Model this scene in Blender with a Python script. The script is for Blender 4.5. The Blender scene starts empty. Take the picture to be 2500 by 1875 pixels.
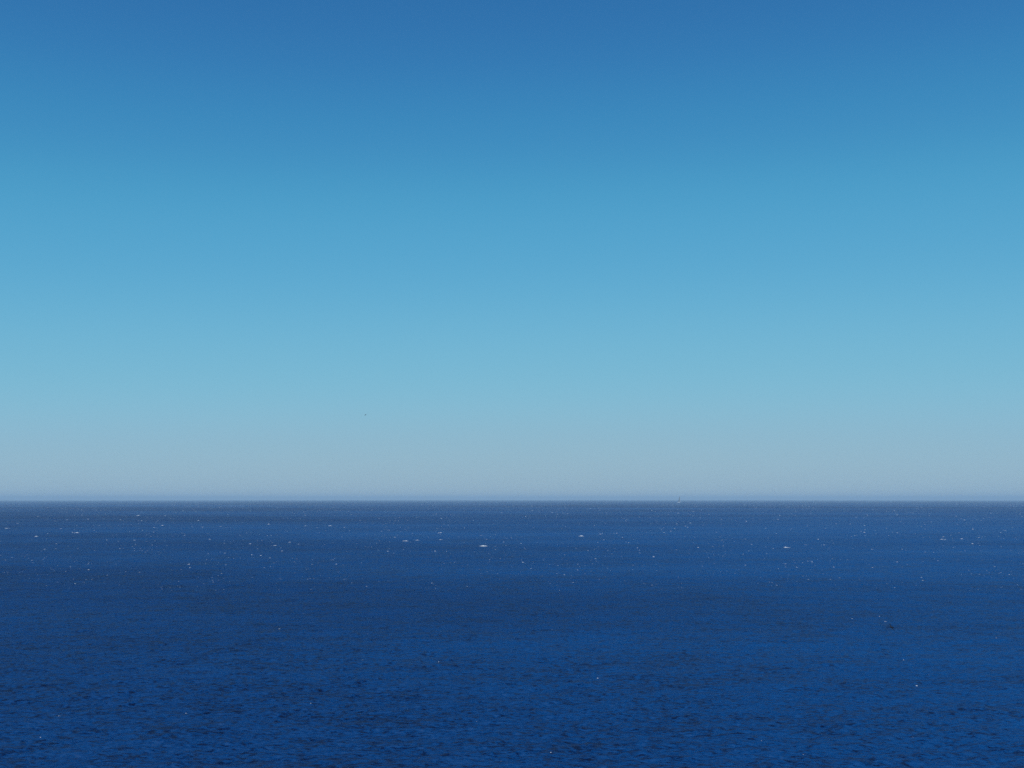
import bpy, bmesh, math, random
import numpy as np
from mathutils import Vector, Matrix

scene = bpy.context.scene
COL = scene.collection

# ------------------------------------------------------------------ camera
CAM_H = 16.0                       # a low sea wall / bluff above the water
R_EARTH = 7.4e6                    # effective radius, refraction included
PX_W, PX_H, PX_F = 2500.0, 1875.0, 1925.0
DIP = math.sqrt(2 * CAM_H / R_EARTH)
HORIZON_ROW = 1221.0
PITCH = math.atan((HORIZON_ROW - PX_H / 2) / PX_F) - DIP

cam_data = bpy.data.cameras.new("camera")
cam_data.sensor_width = 36.0
cam_data.lens = 36.0 * PX_F / PX_W
cam_data.clip_start = 0.5
cam_data.clip_end = 80000
cam = bpy.data.objects.new("camera", cam_data)
cam.location = (0, 0, CAM_H)
cam.rotation_euler = (math.radians(90) + PITCH, 0, 0)
COL.objects.link(cam)
scene.camera = cam

# ------------------------------------------------------------- sky and sun
SUN_EL = math.radians(30)
SUN_AZ = math.radians(184)         # behind the camera (clockwise from +Y)
world = bpy.data.worlds.new("World")
scene.world = world
world.use_nodes = True
wn, wl = world.node_tree.nodes, world.node_tree.links
wn.clear()
sky = wn.new("ShaderNodeTexSky")
sky.sky_type = 'NISHITA'
sky.sun_disc = False
sky.sun_elevation = SUN_EL
sky.sun_rotation = SUN_AZ
sky.altitude = 0
sky.air_density = 0.3
sky.dust_density = 0.0
sky.ozone_density = 4.0
# the photograph's tone grading, one curve per channel, the same in every direction
GAIN = 0.15
pre = wn.new("ShaderNodeVectorMath"); pre.operation = 'SCALE'
pre.inputs["Scale"].default_value = GAIN * 0.5
curves = wn.new("ShaderNodeRGBCurve")
def set_curve(c, pts):
    pts = [(x * 0.5, y) for x, y in pts]
    c.points[0].location = pts[0]
    c.points[-1].location = pts[-1]
    for p in pts[1:-1]:
        c.points.new(*p)
SKY_R = [(0, 0), (.04, .028), (.084, .092), (.168, .19), (.32, .272), (.7, .315), (2, .325)]
SKY_G = [(0, 0), (.045, .085), (.084, .168), (.114, .258), (.175, .378), (.347, .482), (.65, .485), (1.2, .465), (2, .45)]
SKY_B = [(0, 0), (.11, .25), (.205, .42), (.279, .52), (.418, .62), (.784, .655), (1.3, .61), (2, .56)]
for c, p in zip(curves.mapping.curves, (SKY_R, SKY_G, SKY_B)):
    set_curve(c, p)
curves.mapping.update()
post = wn.new("ShaderNodeVectorMath"); post.operation = 'SCALE'
post.inputs["Scale"].default_value = 1 / GAIN
bg = wn.new("ShaderNodeBackground")
bg.inputs["Strength"].default_value = GAIN
wo = wn.new("ShaderNodeOutputWorld")
wl.new(sky.outputs["Color"], pre.inputs[0])
wl.new(pre.outputs[0], curves.inputs["Color"])
wl.new(curves.outputs["Color"], post.inputs[0])
wl.new(post.outputs[0], bg.inputs["Color"])
wl.new(bg.outputs["Background"], wo.inputs["Surface"])

sun_data = bpy.data.lights.new("sun", 'SUN')
sun_data.energy = 3.0
sun_data.angle = math.radians(0.53)
sun_data.color = (1.0, 0.95, 0.88)
sun = bpy.data.objects.new("sun", sun_data)
sd = Vector((math.sin(SUN_AZ) * math.cos(SUN_EL), math.cos(SUN_AZ) * math.cos(SUN_EL), math.sin(SUN_EL)))
sun.rotation_euler = sd.to_track_quat('Z', 'Y').to_euler()
sun.location = (0, -40, 60)
COL.objects.link(sun)

scene.view_settings.view_transform = 'Standard'
scene.view_settings.look = 'None'
scene.view_settings.gamma = 1.0
scene.view_settings.use_curve_mapping = False
scene.view_settings.exposure = 0.0
scene.cycles.max_bounces = 6
scene.cycles.volume_bounces = 1
scene.cycles.use_denoising = False

# ------------------------------------------------------------------ helpers
def ray(px, py):
    """direction of a photograph pixel in world space"""
    x, y = (px - PX_W / 2) / PX_F, -(py - PX_H / 2) / PX_F
    c, s = math.cos(PITCH), math.sin(PITCH)
    return Vector((x, c - y * s, s + y * c))

def on_sea(px, py):
    """where that pixel's ray meets the (curved) mean sea level"""
    d = ray(px, py)
    hor = math.hypot(d.x, d.y)
    t = -d.z / hor                                  # downward tangent
    disc = t * t - 2 * CAM_H / R_EARTH
    r = (t - math.sqrt(max(disc, 0))) * R_EARTH
    k = r / hor
    return d.x * k, d.y * k

def link(name, me, mat=None, parent=None, smooth=True):
    o = bpy.data.objects.new(name, me)
    COL.objects.link(o)
    if mat:
        me.materials.append(mat)
    if parent:
        o.parent = parent
    if smooth:
        me.polygons.foreach_set("use_smooth", [True] * len(me.polygons))
    return o

def tag(o, label=None, cat=None, group=None, kind=None):
    if label: o["label"] = label
    if cat: o["category"] = cat
    if group: o["group"] = group
    if kind: o["kind"] = kind
    return o

def principled(name, color, rough=0.5, **kw):
    m = bpy.data.materials.new(name)
    m.use_nodes = True
    b = m.node_tree.nodes["Principled BSDF"]
    b.inputs["Base Color"].default_value = (*color, 1)
    b.inputs["Roughness"].default_value = rough
    for k, v in kw.items():
        b.inputs[k].default_value = v
    return m

def mottled(name, c1, c2, scale, rough=0.6):
    """plain procedural material: two tones of one colour mixed by noise"""
    m = principled(name, c1, rough)
    nt = m.node_tree
    b = nt.nodes["Principled BSDF"]
    tc = nt.nodes.new("ShaderNodeTexCoord")
    n = nt.nodes.new("ShaderNodeTexNoise")
    n.inputs["Scale"].default_value = scale
    n.inputs["Detail"].default_value = 4
    mx = nt.nodes.new("ShaderNodeMix")
    mx.data_type = 'RGBA'
    mx.inputs["A"].default_value = (*c1, 1)
    mx.inputs["B"].default_value = (*c2, 1)
    nt.links.new(tc.outputs["Object"], n.inputs["Vector"])
    nt.links.new(n.outputs["Fac"], mx.inputs["Factor"])
    nt.links.new(mx.outputs["Result"], b.inputs["Base Color"])
    return m

# ---------------------------------------------------------------------- sea
rng = np.random.default_rng(7)
WIND = math.radians(-72)           # waves run towards the shore, a little aslant
waves = []
for lam in np.geomspace(0.42, 24.0, 160):
    a = WIND + rng.normal(0, math.radians(34 if lam < 12 else 18))
    k = 2 * math.pi / lam
    slope = 0.024 * (1.0 if lam < 1.2 else (1.2 / lam) ** 0.85)
    waves.append((k * math.cos(a), k * math.sin(a), slope / k, rng.uniform(0, 2 * math.pi), lam))

def ring_step(r):
    return np.maximum(0.11, r * r / 37000.0)

def sea_height(x, y):
    x = np.asarray(x, dtype=np.float64); y = np.asarray(y, dtype=np.float64)
    r2 = x * x + y * y
    step = ring_step(np.sqrt(r2))
    # gusts: waves stand higher in some patches than in others
    gust = 1 + 0.25 * np.sin(x / 37 + 1.7 * np.sin(y / 53)) * np.sin(y / 29 + 1.3 * np.sin(x / 71))
    h = np.zeros_like(x)
    for kx, ky, amp, ph, lam in waves:
        f = np.clip((lam / step - 2.5) / 3.0, 0, 1)
        p = kx * x + ky * y + ph
        c = np.sin(p)
        h += amp * f * (c + 0.18 * np.cos(2 * p))
    return h * gust - r2 / (2 * R_EARTH)

rs = [16.0]
while rs[-1] < 18000:
    rs.append(rs[-1] + min(float(ring_step(rs[-1])), 900.0))
rs[-1] = 18000.0
rs = np.array(rs)
az = np.concatenate([np.radians(np.linspace(-42, 42, 900)), np.radians(np.arange(43.5, 317.5, 1.5))])
nr, na = len(rs), len(az)
A, Rr = np.meshgrid(az, rs)
X = (Rr * np.sin(A)).ravel(); Y = (Rr * np.cos(A)).ravel()
Z = np.concatenate([sea_height(X[i:i + 200000], Y[i:i + 200000]) for i in range(0, X.size, 200000)])
verts = np.column_stack([X, Y, Z])
verts = np.vstack([verts, [[0, 0, 0]]])
i, j = np.meshgrid(np.arange(nr - 1), np.arange(na), indexing='ij')
j2 = (j + 1) % na
quads = np.stack([i * na + j, (i + 1) * na + j, (i + 1) * na + j2, i * na + j2], -1).reshape(-1, 4)[:, ::-1]
jj = np.arange(na)
tris = np.stack([np.full(na, nr * na), (jj + 1) % na, jj], -1)
me = bpy.data.meshes.new("sea")
nq, nt_ = len(quads), len(tris)
me.vertices.add(len(verts)); me.vertices.foreach_set("co", verts.astype(np.float32).ravel())
me.loops.add(nq * 4 + nt_ * 3)
me.loops.foreach_set("vertex_index", np.concatenate([quads.ravel(), tris.ravel()]).astype(np.int32))
me.polygons.add(nq + nt_)
me.polygons.foreach_set("loop_start", np.concatenate([np.arange(nq) * 4, nq * 4 + np.arange(nt_) * 3]).astype(np.int32))
me.update(calc_edges=True)
me.validate()

def sea_material():
    m = bpy.data.materials.new("sea_water")
    m.use_nodes = True
    N, L = m.node_tree.nodes, m.node_tree.links
    b = N["Principled BSDF"]
    b.inputs["Base Color"].default_value = (0.001, 0.058, 0.222, 1)
    b.inputs["Roughness"].default_value = 0.5
    b.inputs["IOR"].default_value = 1.333
    b.inputs["Specular IOR Level"].default_value = 0.29
    geo = N.new("ShaderNodeNewGeometry")
    def mapping(sx, sy, rot=0.0):
        mp = N.new("ShaderNodeMapping")
        mp.inputs["Scale"].default_value = (sx, sy, 0)
        mp.inputs["Rotation"].default_value = (0, 0, rot)
        L.new(geo.outputs["Position"], mp.inputs["Vector"])
        return mp
    # gust patches: wind-roughened and calmer bands, long across the view
    def patches(sx, sy, rot, det):
        n = N.new("ShaderNodeTexNoise")
        n.noise_dimensions = '2D'
        n.inputs["Scale"].default_value = 1
        n.inputs["Detail"].default_value = det
        L.new(mapping(sx, sy, rot).outputs["Vector"], n.inputs["Vector"])
        return n.outputs["Fac"]
    p1 = patches(1 / 230, 1 / 50, 0.06, 2)
    p2 = patches(1 / 900, 1 / 260, -0.04, 2)
    add = N.new("ShaderNodeMath"); add.operation = 'MULTIPLY_ADD'
    add.inputs[1].default_value = 0.55
    L.new(p1, add.inputs[0]); L.new(p2, add.inputs[2])
    gust = N.new("ShaderNodeMapRange")
    gust.inputs["From Min"].default_value = 0.53
    gust.inputs["From Max"].default_value = 1.02
    gust.inputs["To Min"].default_value = 0.6
    gust.inputs["To Max"].default_value = 1.4
    L.new(add.outputs[0], gust.inputs["Value"])
    rough = N.new("ShaderNodeMapRange")
    rough.inputs["From Min"].default_value = 0.53
    rough.inputs["From Max"].default_value = 1.02
    rough.inputs["To Min"].default_value = 0.54
    rough.inputs["To Max"].default_value = 0.64
    L.new(add.outputs[0], rough.inputs["Value"])
    L.new(rough.outputs["Result"], b.inputs["Roughness"])
    # dark gust bands: their dimmer sky reflection painted into the base colour
    tint = N.new("ShaderNodeMapRange")
    tint.inputs["From Min"].default_value = 0.53
    tint.inputs["From Max"].default_value = 1.02
    L.new(add.outputs[0], tint.inputs["Value"])
    mixc = N.new("ShaderNodeMix"); mixc.data_type = 'RGBA'
    mixc.inputs["A"].default_value = (0.001, 0.084, 0.278, 1)
    mixc.inputs["B"].default_value = (0.001, 0.046, 0.170, 1)
    L.new(tint.outputs["Result"], mixc.inputs["Factor"])
    L.new(mixc.outputs["Result"], b.inputs["Base Color"])
    # facet slopes of the wind ripples, several sizes
    total = None
    for sc, amp, rot in ((9.0, 0.40, 0.25), (4.6, 0.85, -0.15), (2.2, 0.52, 0.1), (0.9, 0.34, 0.0), (0.3, 0.28, 0.05), (0.09, 0.22, -0.05)):
        n = N.new("ShaderNodeTexNoise")
        n.noise_dimensions = '2D'
        n.inputs["Scale"].default_value = sc
        n.inputs["Detail"].default_value = 3.0
        L.new(mapping(0.42, 1.0, rot).outputs["Vector"], n.inputs["Vector"])
        s = N.new("ShaderNodeVectorMath"); s.operation = 'SUBTRACT'
        s.inputs[1].default_value = (0.5, 0.5, 0.5)
        L.new(n.outputs["Color"], s.inputs[0])
        mu = N.new("ShaderNodeVectorMath"); mu.operation = 'MULTIPLY'
        mu.inputs[1].default_value = (amp * 1.5, amp * 3.2, 0)
        L.new(s.outputs[0], mu.inputs[0])
        if total is None:
            total = mu.outputs[0]
        else:
            ad = N.new("ShaderNodeVectorMath"); ad.operation = 'ADD'
            L.new(total, ad.inputs[0]); L.new(mu.outputs[0], ad.inputs[1])
            total = ad.outputs[0]
    sc_ = N.new("ShaderNodeVectorMath"); sc_.operation = 'SCALE'
    L.new(total, sc_.inputs[0]); L.new(gust.outputs["Result"], sc_.inputs["Scale"])
    ad = N.new("ShaderNodeVectorMath"); ad.operation = 'ADD'
    L.new(geo.outputs["Normal"], ad.inputs[0]); L.new(sc_.outputs[0], ad.inputs[1])
    nm = N.new("ShaderNodeVectorMath"); nm.operation = 'NORMALIZE'
    L.new(ad.outputs[0], nm.inputs[0])
    L.new(nm.outputs[0], b.inputs["Normal"])
    return m

sea = link("sea", me, sea_material())
tag(sea, "deep blue rippled open sea reaching to the horizon", "sea", kind="structure")

# ---------------------------------------------------------------- whitecaps
thin_foam_mat = mottled("thin_foam", (0.60, 0.67, 0.74), (0.44, 0.52, 0.60), 2.0, 0.8)
foam_mat = mottled("foam", (0.76, 0.80, 0.84), (0.60, 0.66, 0.72), 3.0, 0.8)

def foam_points(w, d, h, rnd, n=11):
    """a ragged, broken low ridge of foam: verts and faces, base at z 0"""
    mrow = 5
    vs, fs = [], []
    bend = rnd.uniform(-0.3, 0.3) * d
    lean = rnd.uniform(-0.25, 0.25)
    peak = rnd.uniform(0.2, 0.8)                    # the tumbling part of the crest
    for a in range(n):
        u = a / (n - 1)
        env = math.sin(math.pi * u) ** 0.5 * (0.35 + 0.65 * math.exp(-((u - peak) / 0.22) ** 2))
        e = env * rnd.choice((0.25, 0.6, 0.8, 1.0, 1.15))
        cy = bend * math.cos(2 * math.pi * u) + lean * (u - .5) * w + rnd.uniform(-0.15, 0.15) * d
        for c in range(mrow):
            v = c / (mrow - 1) * 2 - 1
            vs.append(((u - 0.5) * w + rnd.uniform(-.4, .4) * w / n, cy + v * d * 0.5 * (0.3 + 0.7 * e),
                       max(0.0, 1 - v * v) * h * e * rnd.uniform(0.6, 1.1)))
    for a in range(n - 1):
        for c in range(mrow - 1):
            p = a * mrow + c
            fs.append((p, p + mrow, p + mrow + 1, p + 1))
    return vs, fs

# crests large enough to tell one from the next: photograph pixel and width in pixels
LONG = [(1180, 1334, 22), (1419, 1309, 15), (989, 1321, 15), (1074, 1301, 10), (1077, 1318, 9),
        (1921, 1337, 16), (187, 1301, 11), (671, 1332, 9), (806, 1284, 10), (89, 1310, 9),
        (18, 1290, 9), (337, 1259, 9), (1021, 1319, 9), (2300, 1317, 9), (1467, 1304, 8)]
SHORT = [(1062, 1346, 6), (656, 1280, 6), (512, 1317, 5), (329, 1319, 5), (707, 1324, 6), (611, 1328, 6),
         (615, 1355, 5), (216, 1391, 5), (460, 1379, 6), (745, 1284, 5), (484, 1271, 5), (396, 1283, 6),
         (1007, 1303, 4), (1015, 1319, 5), (1528, 1272, 5), (1506, 1302, 5), (1596, 1359, 6), (1277, 1373, 6),
         (1065, 1255, 4), (1283, 1261, 4), (1225, 1252, 4), (1556, 1338, 4), (1638, 1297, 4), (1904, 1258, 4),
         (1822, 1273, 4), (1820, 1380, 4), (2110, 1300, 5), (1997, 1317, 5), (2191, 1301, 5), (2348, 1316, 6),
         (2374, 1328, 5), (2375, 1292, 4), (1918, 1377, 5), (2036, 1385, 4), (2130, 1386, 4), (2190, 1373, 4),
         (1705, 1337, 5), (2012, 1331, 4), (1900, 1268, 4), (2302, 1311, 4), (1459, 1655, 4), (2238, 1674, 4),
         (2080, 1511, 3), (2432, 1560, 2), (2206, 1612, 2), (1071, 1618, 2), (1345, 1842, 3), (454, 1741, 2), (99, 1800, 2)]
BY_BIRD = [(2162, 1518, 5), (2147, 1506, 3)]

def whitecap(px, py, wpx, rnd, name, label, group):
    x, y = on_sea(px, py)
    r = math.hypot(x, y)
    w = wpx * r / PX_F
    d = min(max(0.45 * w, 0.12), 2.2) * rnd.uniform(0.7, 1.2)
    hgt = min(max((0.14 if wpx > 7 else 0.22) * w, 0.06), 0.6)
    vs, fs = foam_points(w, d, hgt, rnd, 19 if wpx > 7 else 11)
    ang = -math.atan2(x, y) + rnd.uniform(-0.18, 0.18)
    ca, sa = math.cos(ang), math.sin(ang)
    z0 = float(sea_height(x, y))
    out = []
    for vx, vy, vz in vs:
        lx, ly = vx * ca - vy * sa, vx * sa + vy * ca
        out.append((lx, ly, vz + 0.03 + float(sea_height(x + lx, y + ly)) - z0))
    m = bpy.data.meshes.new(name)
    m.from_pydata(out, [], fs)
    o = link(name, m, foam_mat)
    o.location = (x, y, z0)
    tag(o, label, "whitecap", group)
    return o

rnd = random.Random(3)
for k, (px, py, w) in enumerate(LONG):
    if k == 0:
        whitecap(px, py, w, rnd, "whitecap", "longest foam crest on the sea, a thin wavy white line", None)
    else:
        whitecap(px, py, w, rnd, "whitecap", "long thin white foam crest breaking on the dark blue sea", "long foam crests on the sea")
for px, py, w in SHORT:
    if py > 1480:
        whitecap(px, py, w, rnd, "whitecap", "lone white foam speck on the rippled water near the shore", "lone foam specks on the near water")
    else:
        whitecap(px, py, w, rnd, "whitecap", "short bright white foam cap on the far dark blue sea", "short foam caps on the far sea")
for px, py, w in BY_BIRD:
    whitecap(px, py, w, rnd, "whitecap", "small white foam patch close to the low-flying black seabird", "foam patches by the seabird")

# the countless finer flecks: one object
fv, ff = [], []
rnd = random.Random(11)
count = 0
while count < 2600:
    row = 1231 + rnd.random() ** 1.7 * 210 if rnd.random() < 0.994 else rnd.uniform(1450, 1860)
    px = rnd.uniform(-150, 2650)
    # flecks come in drifting clusters
    cl = math.sin(px / 63 + 2 * math.sin(row / 17)) * math.sin(row / 11 + px / 170)
    if rnd.random() > 0.45 + 0.55 * cl:
        continue
    x, y = on_sea(px, row)
    r = math.hypot(x, y)
    w = min(rnd.lognormvariate(0.55, 0.45), 5.0) * r / PX_F
    d = min(max(0.5 * w, 0.08), 1.2)
    vs, fs = foam_points(w, d, min(max(0.24 * w, 0.03), 0.5), rnd)
    vs, fs = np.array(vs), fs
    ang = -math.atan2(x, y) + rnd.uniform(-0.3, 0.3)
    ca, sa = math.cos(ang), math.sin(ang)
    lx = x + vs[:, 0] * ca - vs[:, 1] * sa
    ly = y + vs[:, 0] * sa + vs[:, 1] * ca
    lz = vs[:, 2] + 0.02 + sea_height(lx, ly)
    base = len(fv)
    fv.extend(zip(lx.tolist(), ly.tolist(), lz.tolist()))
    ff.extend(tuple(q + base for q in f) for f in fs)
    count += 1
m = bpy.data.meshes.new("sea_foam")
m.from_pydata(fv, [], ff)
fo = link("sea_foam", m, thin_foam_mat)
tag(fo, "tiny white foam flecks scattered over the sea towards the horizon", "foam", kind="stuff")

# ------------------------------------------------------------------- birds
def bird_mesh(name, span, body, chord, up, sweep, neck):
    """one closed figure: bill, head, neck, deep-chested body, fan tail, two jointed wings. Flies along +Y."""
    bm = bmesh.new()
    # body profile along y: (y, half width, half height, centre z)
    prof = [(-0.62, .006, .004, .0), (-0.60, .085, .008, .0), (-0.42, .05, .018, .0), (-0.30, .06, .045, .0),
            (-0.10, .085, .08, -.01), (0.10, .09, .085, -.012), (0.26, .065, .062, .0)]
    prof += [(0.26 + neck * .5, .036, .04, .01), (0.28 + neck, .042, .044, .02), (0.34 + neck, .036, .036, .018),
             (0.37 + neck, .014, .014, .012), (0.46 + neck, .004, .004, .0)]
    rings = []
    for y, w, h, z in prof:
        ring = [bm.verts.new((w * body * 1.6 * math.cos(t), y * body, (h * 1.6 * math.sin(t) + z) * body))
                for t in np.linspace(0, 2 * math.pi, 12, endpoint=False)]
        rings.append(ring)
    for a, b in zip(rings, rings[1:]):
        for q in range(12):
            bm.faces.new((a[q], a[(q + 1) % 12], b[(q + 1) % 12], b[q]))
    bm.faces.new(rings[0]); bm.faces.new(rings[-1][::-1])
    for s in (-1, 1):
        # wing stations: fraction of half span, chord, sweep y, height
        st = [(0.0, 1.0, 0.02, 0.05), (0.2, 1.0, 0.10, 0.05 + up[0] * .5), (0.42, .92, 0.16, up[0] + .05),
              (0.65, .75, 0.06, up[0] * .8 + up[1] * .4), (0.85, .5, -0.10 - sweep * .5, up[0] * .5 + up[1] * .8),
              (1.0, .10, -0.28 - sweep, up[1])]
        secs = []
        for f, c, sy, z in st:
            x = s * f * span * .5
            cc, th = c * chord, max(.03 * c * chord * 2.4, .014)
            pts = [(.5, 0), (.3, .9), (0, 1), (-.5, .25), (-.5, -.25), (0, -.3), (.3, -.2)]
            secs.append([bm.verts.new((x, sy * body + p * cc, z * span * .5 + q * th)) for p, q in pts])
        for a, b in zip(secs, secs[1:]):
            for q in range(7):
                bm.faces.new((a[q], a[(q + 1) % 7], b[(q + 1) % 7], b[q]))
        bm.faces.new(secs[0]); bm.faces.new(secs[-1])
    bmesh.ops.recalc_face_normals(bm, faces=bm.faces)
    m = bpy.data.meshes.new(name)
    bm.to_mesh(m); bm.free()
    return m

gull_mat = mottled("gull_plumage", (0.035, 0.036, 0.04), (0.06, 0.06, 0.064), 14)
dark_mat = mottled("dark_plumage", (0.010, 0.007, 0.007), (0.028, 0.018, 0.016), 12)

def place_bird(name, mesh, mat, px, py, dist, rot, label, group=None):
    o = link(name, mesh, mat)
    md = o.modifiers.new("skin", 'REMESH')
    md.mode = 'VOXEL'; md.voxel_size = 0.011; md.use_smooth_shade = True
    d = ray(px, py).normalized() * dist
    o.location = Vector((0, 0, CAM_H)) + d
    o.rotation_euler = rot
    tag(o, label, "bird", group)
    return o

place_bird("seagull", bird_mesh("seagull", 1.35, 0.55, 0.21, (0.16, -0.06), 0.22, 0.06), gull_mat, 892.5, 1013, 250,
           (math.radians(4), math.radians(-30), math.radians(52)), "grey gull gliding with banked wings high in the clear sky")
place_bird("cormorant", bird_mesh("cormorant", 1.05, 0.62, 0.18, (0.10, 0.02), 0.12, 0.22), dark_mat, 2176.5, 1531.5, 97,
           (math.radians(0), math.radians(52), math.radians(20)), "black seabird flying low over the waves with tilted wings")

# ------------------------------------------------------------------- yacht
def make_yacht(px, py):
    x, y = on_sea(px, py)
    root = bpy.data.objects.new("sailing_yacht", None)
    COL.objects.link(root)
    root.location = (x, y, float(sea_height(x, y)) - 0.05)
    root.scale = (1.55, 1.55, 1.55)
    root.rotation_euler = (0, math.radians(7), math.radians(-38))
    tag(root, "distant sailing yacht with tall grey sail and white hull on the horizon", "sailboat")
    white = mottled("gelcoat", (0.78, 0.79, 0.80), (0.72, 0.73, 0.75), 0.6, 0.25)
    glass = principled("cabin_glass", (0.02, 0.025, 0.03), 0.1)
    metal = mottled("spar_metal", (0.30, 0.31, 0.33), (0.24, 0.25, 0.27), 2.0, 0.4)
    sail = mottled("grey_sailcloth", (0.022, 0.025, 0.03), (0.035, 0.038, 0.045), 0.8, 0.8)
    jibm = mottled("white_sailcloth", (0.80, 0.80, 0.78), (0.72, 0.72, 0.71), 0.8, 0.8)
    L_, B_ = 13.5, 4.0
    # hull: lofted sections along the local y axis
    bm = bmesh.new()
    rings = []
    for u in np.linspace(0, 1, 15):
        yy = (u - .5) * L_
        hb = B_ * .5 * max(0.01, (1 - max(0, (u - .42) / .58) ** 2.1)) * (0.80 + .20 * min(1, u / .4))
        sheer = 1.15 + .45 * u * u
        keel = -0.55 * math.sin(math.pi * min(1, u * 1.02 + .02)) - .02
        ring = [(-hb, sheer), (-hb * .97, .55), (-hb * .82, .05), (-hb * .45, keel * .8), (0, keel),
                (hb * .45, keel * .8), (hb * .82, .05), (hb * .97, .55), (hb, sheer)]
        rings.append([bm.verts.new((a, yy, z)) for a, z in ring])
    for a, b in zip(rings, rings[1:]):
        for q in range(8):
            bm.faces.new((a[q], b[q], b[q + 1], a[q + 1]))
        bm.faces.new((a[8], b[8], b[0], a[0]))          # deck
    bm.faces.new(rings[0])
    bmesh.ops.recalc_face_normals(bm, faces=bm.faces)
    m = bpy.data.meshes.new("hull"); bm.to_mesh(m); bm.free()
    hull = link("hull", m, white, root, smooth=False)
    # cabin trunk with windows
    bm = bmesh.new()
    rr = []
    for yy, hb, zt in ((-1.6, 1.15, 1.95), (-1.2, 1.2, 2.05), (0.6, 1.1, 2.0), (2.4, .7, 1.75), (2.9, .45, 1.42)):
        rr.append([bm.verts.new(p) for p in ((-hb, yy, 1.15), (-hb * .86, yy, zt), (hb * .86, yy, zt), (hb, yy, 1.15))])
    for a, b in zip(rr, rr[1:]):
        for q in range(3):
            bm.faces.new((a[q], b[q], b[q + 1], a[q + 1]))
    bm.faces.new(rr[0]); bm.faces.new(rr[-1])
    bmesh.ops.recalc_face_normals(bm, faces=bm.faces)
    m = bpy.data.meshes.new("cabin"); bm.to_mesh(m); bm.free()
    cabin = link("cabin", m, white, root, smooth=False)
    for s in (-1, 1):
        bm = bmesh.new()
        q = [(s * 1.135, -0.9, 1.45), (s * 1.075, 0.5, 1.45), (s * 1.02, 0.4, 1.78), (s * 1.07, -0.8, 1.78)]
        a = [bm.verts.new(p) for p in q]
        b = [bm.verts.new((p[0] + s * .03, p[1], p[2])) for p in q]
        bm.faces.new(a); bm.faces.new(b)
        for t in range(4):
            bm.faces.new((a[t], a[(t + 1) % 4], b[(t + 1) % 4], b[t]))
        bmesh.ops.recalc_face_normals(bm, faces=bm.faces)
        m = bpy.data.meshes.new("window"); bm.to_mesh(m); bm.free()
        link("window", m, glass, cabin, smooth=False)
    def spar(name, p0, p1, r0, r1, parent=root):
        bm = bmesh.new()
        p0, p1 = Vector(p0), Vector(p1)
        qd = (p1 - p0).to_track_quat('Z', 'Y')
        ra, rb = [], []
        for t in np.linspace(0, 2 * math.pi, 10, endpoint=False):
            o = Vector((math.cos(t), math.sin(t), 0))
            ra.append(bm.verts.new(p0 + qd @ (o * r0))); rb.append(bm.verts.new(p1 + qd @ (o * r1)))
        for q in range(10):
            bm.faces.new((ra[q], ra[(q + 1) % 10], rb[(q + 1) % 10], rb[q]))
        bm.faces.new(ra[::-1]); bm.faces.new(rb)
        m = bpy.data.meshes.new(name); bm.to_mesh(m); bm.free()
        return link(name, m, metal, parent)
    TOP = 17.8
    spar("mast", (0, 1.0, 1.6), (0, 0.8, TOP), .14, .08)
    boom_end = Vector((-0.9, -4.5, 2.9))
    spar("boom", (0, 0.85, 2.7), boom_end, .09, .08)
    spar("forestay", (0, L_ * .49, 1.6), (0, 0.82, TOP - 1.4), .02, .02)
    spar("backstay", (0, -L_ * .49, 1.25), (0, 0.8, TOP), .02, .02)
    for s in (-1, 1):
        spar("shroud", (s * 1.7, 0.7, 1.35), (0, 0.85, TOP - 2.6), .02, .02)
    def sail_mesh(name, tack, clew, head, head_w, belly, mat):
        bm = bmesh.new()
        nu, nv = 9, 15
        front, back = [], []
        for v in np.linspace(0, 1, nv):
            lo = tack.lerp(head, v)
            hi = clew.lerp(head + head_w, v)
            hi = hi + (clew - tack).normalized() * .5 * math.sin(math.pi * v)      # roach
            row = []
            for u in np.linspace(0, 1, nu):
                p = lo.lerp(hi, u)
                nrm = (clew - tack).cross(head - tack).normalized()
                p = p + nrm * belly * math.sin(math.pi * u ** .8) * (1 - .5 * v)
                row.append((p, nrm))
            front.append([bm.verts.new(p + n * .012) for p, n in row])
            back.append([bm.verts.new(p - n * .012) for p, n in row])
        for g, flip in ((front, False), (back, True)):
            for a, b in zip(g, g[1:]):
                for q in range(nu - 1):
                    f = (a[q], a[q + 1], b[q + 1], b[q])
                    bm.faces.new(f[::-1] if flip else f)
        bmesh.ops.recalc_face_normals(bm, faces=bm.faces)
        m = bpy.data.meshes.new(name); bm.to_mesh(m); bm.free()
        return link(name, m, mat, root)
    sail_mesh("mainsail", Vector((0.02, .72, 2.95)), boom_end + Vector((0, .2, .15)), Vector((0, .66, TOP - .3)),
              Vector((.12, -.9, 0)), .35, sail)
    sail_mesh("jib", Vector((0, L_ * .47, 1.9)), Vector((1.3, 1.6, 2.2)), Vector((0.02, 2.2, TOP - 6.0)),
              Vector((.03, -.1, 0)), .4, jibm)
    return root

make_yacht(1658.5, 1227.0)

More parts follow.
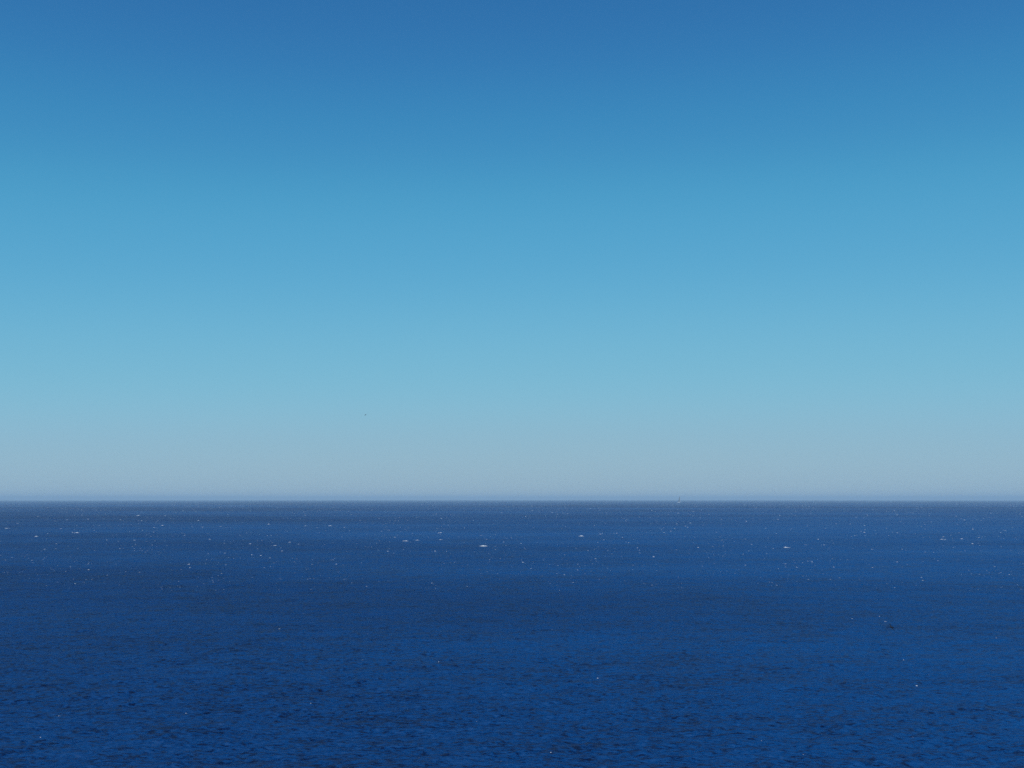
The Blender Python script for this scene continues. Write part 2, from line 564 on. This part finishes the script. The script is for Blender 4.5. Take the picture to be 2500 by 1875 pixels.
# -------------------------------------------------------------------- haze
HAZE = 0.00019
bm = bmesh.new()
bmesh.ops.create_cube(bm, size=1)
zb, zt = -24.0, 46.0
for v in bm.verts:
    v.co = Vector((v.co.x * 37000, v.co.y * 37000, zt if v.co.z > 0 else zb))
m = bpy.data.meshes.new("haze"); bm.to_mesh(m); bm.free()
hm = bpy.data.materials.new("haze_air")
hm.use_nodes = True
hn = hm.node_tree
hn.nodes.clear()
pv = hn.nodes.new("ShaderNodeVolumePrincipled")
pv.inputs["Color"].default_value = (0.66, 0.86, 0.96, 1)
pv.inputs["Density"].default_value = HAZE
pv.inputs["Anisotropy"].default_value = 0.0
ho = hn.nodes.new("ShaderNodeOutputMaterial")
hn.links.new(pv.outputs["Volume"], ho.inputs["Volume"])
haze = link("haze", m, hm, smooth=False)
tag(haze, "thin pale sea haze softening the horizon", "haze", kind="stuff")
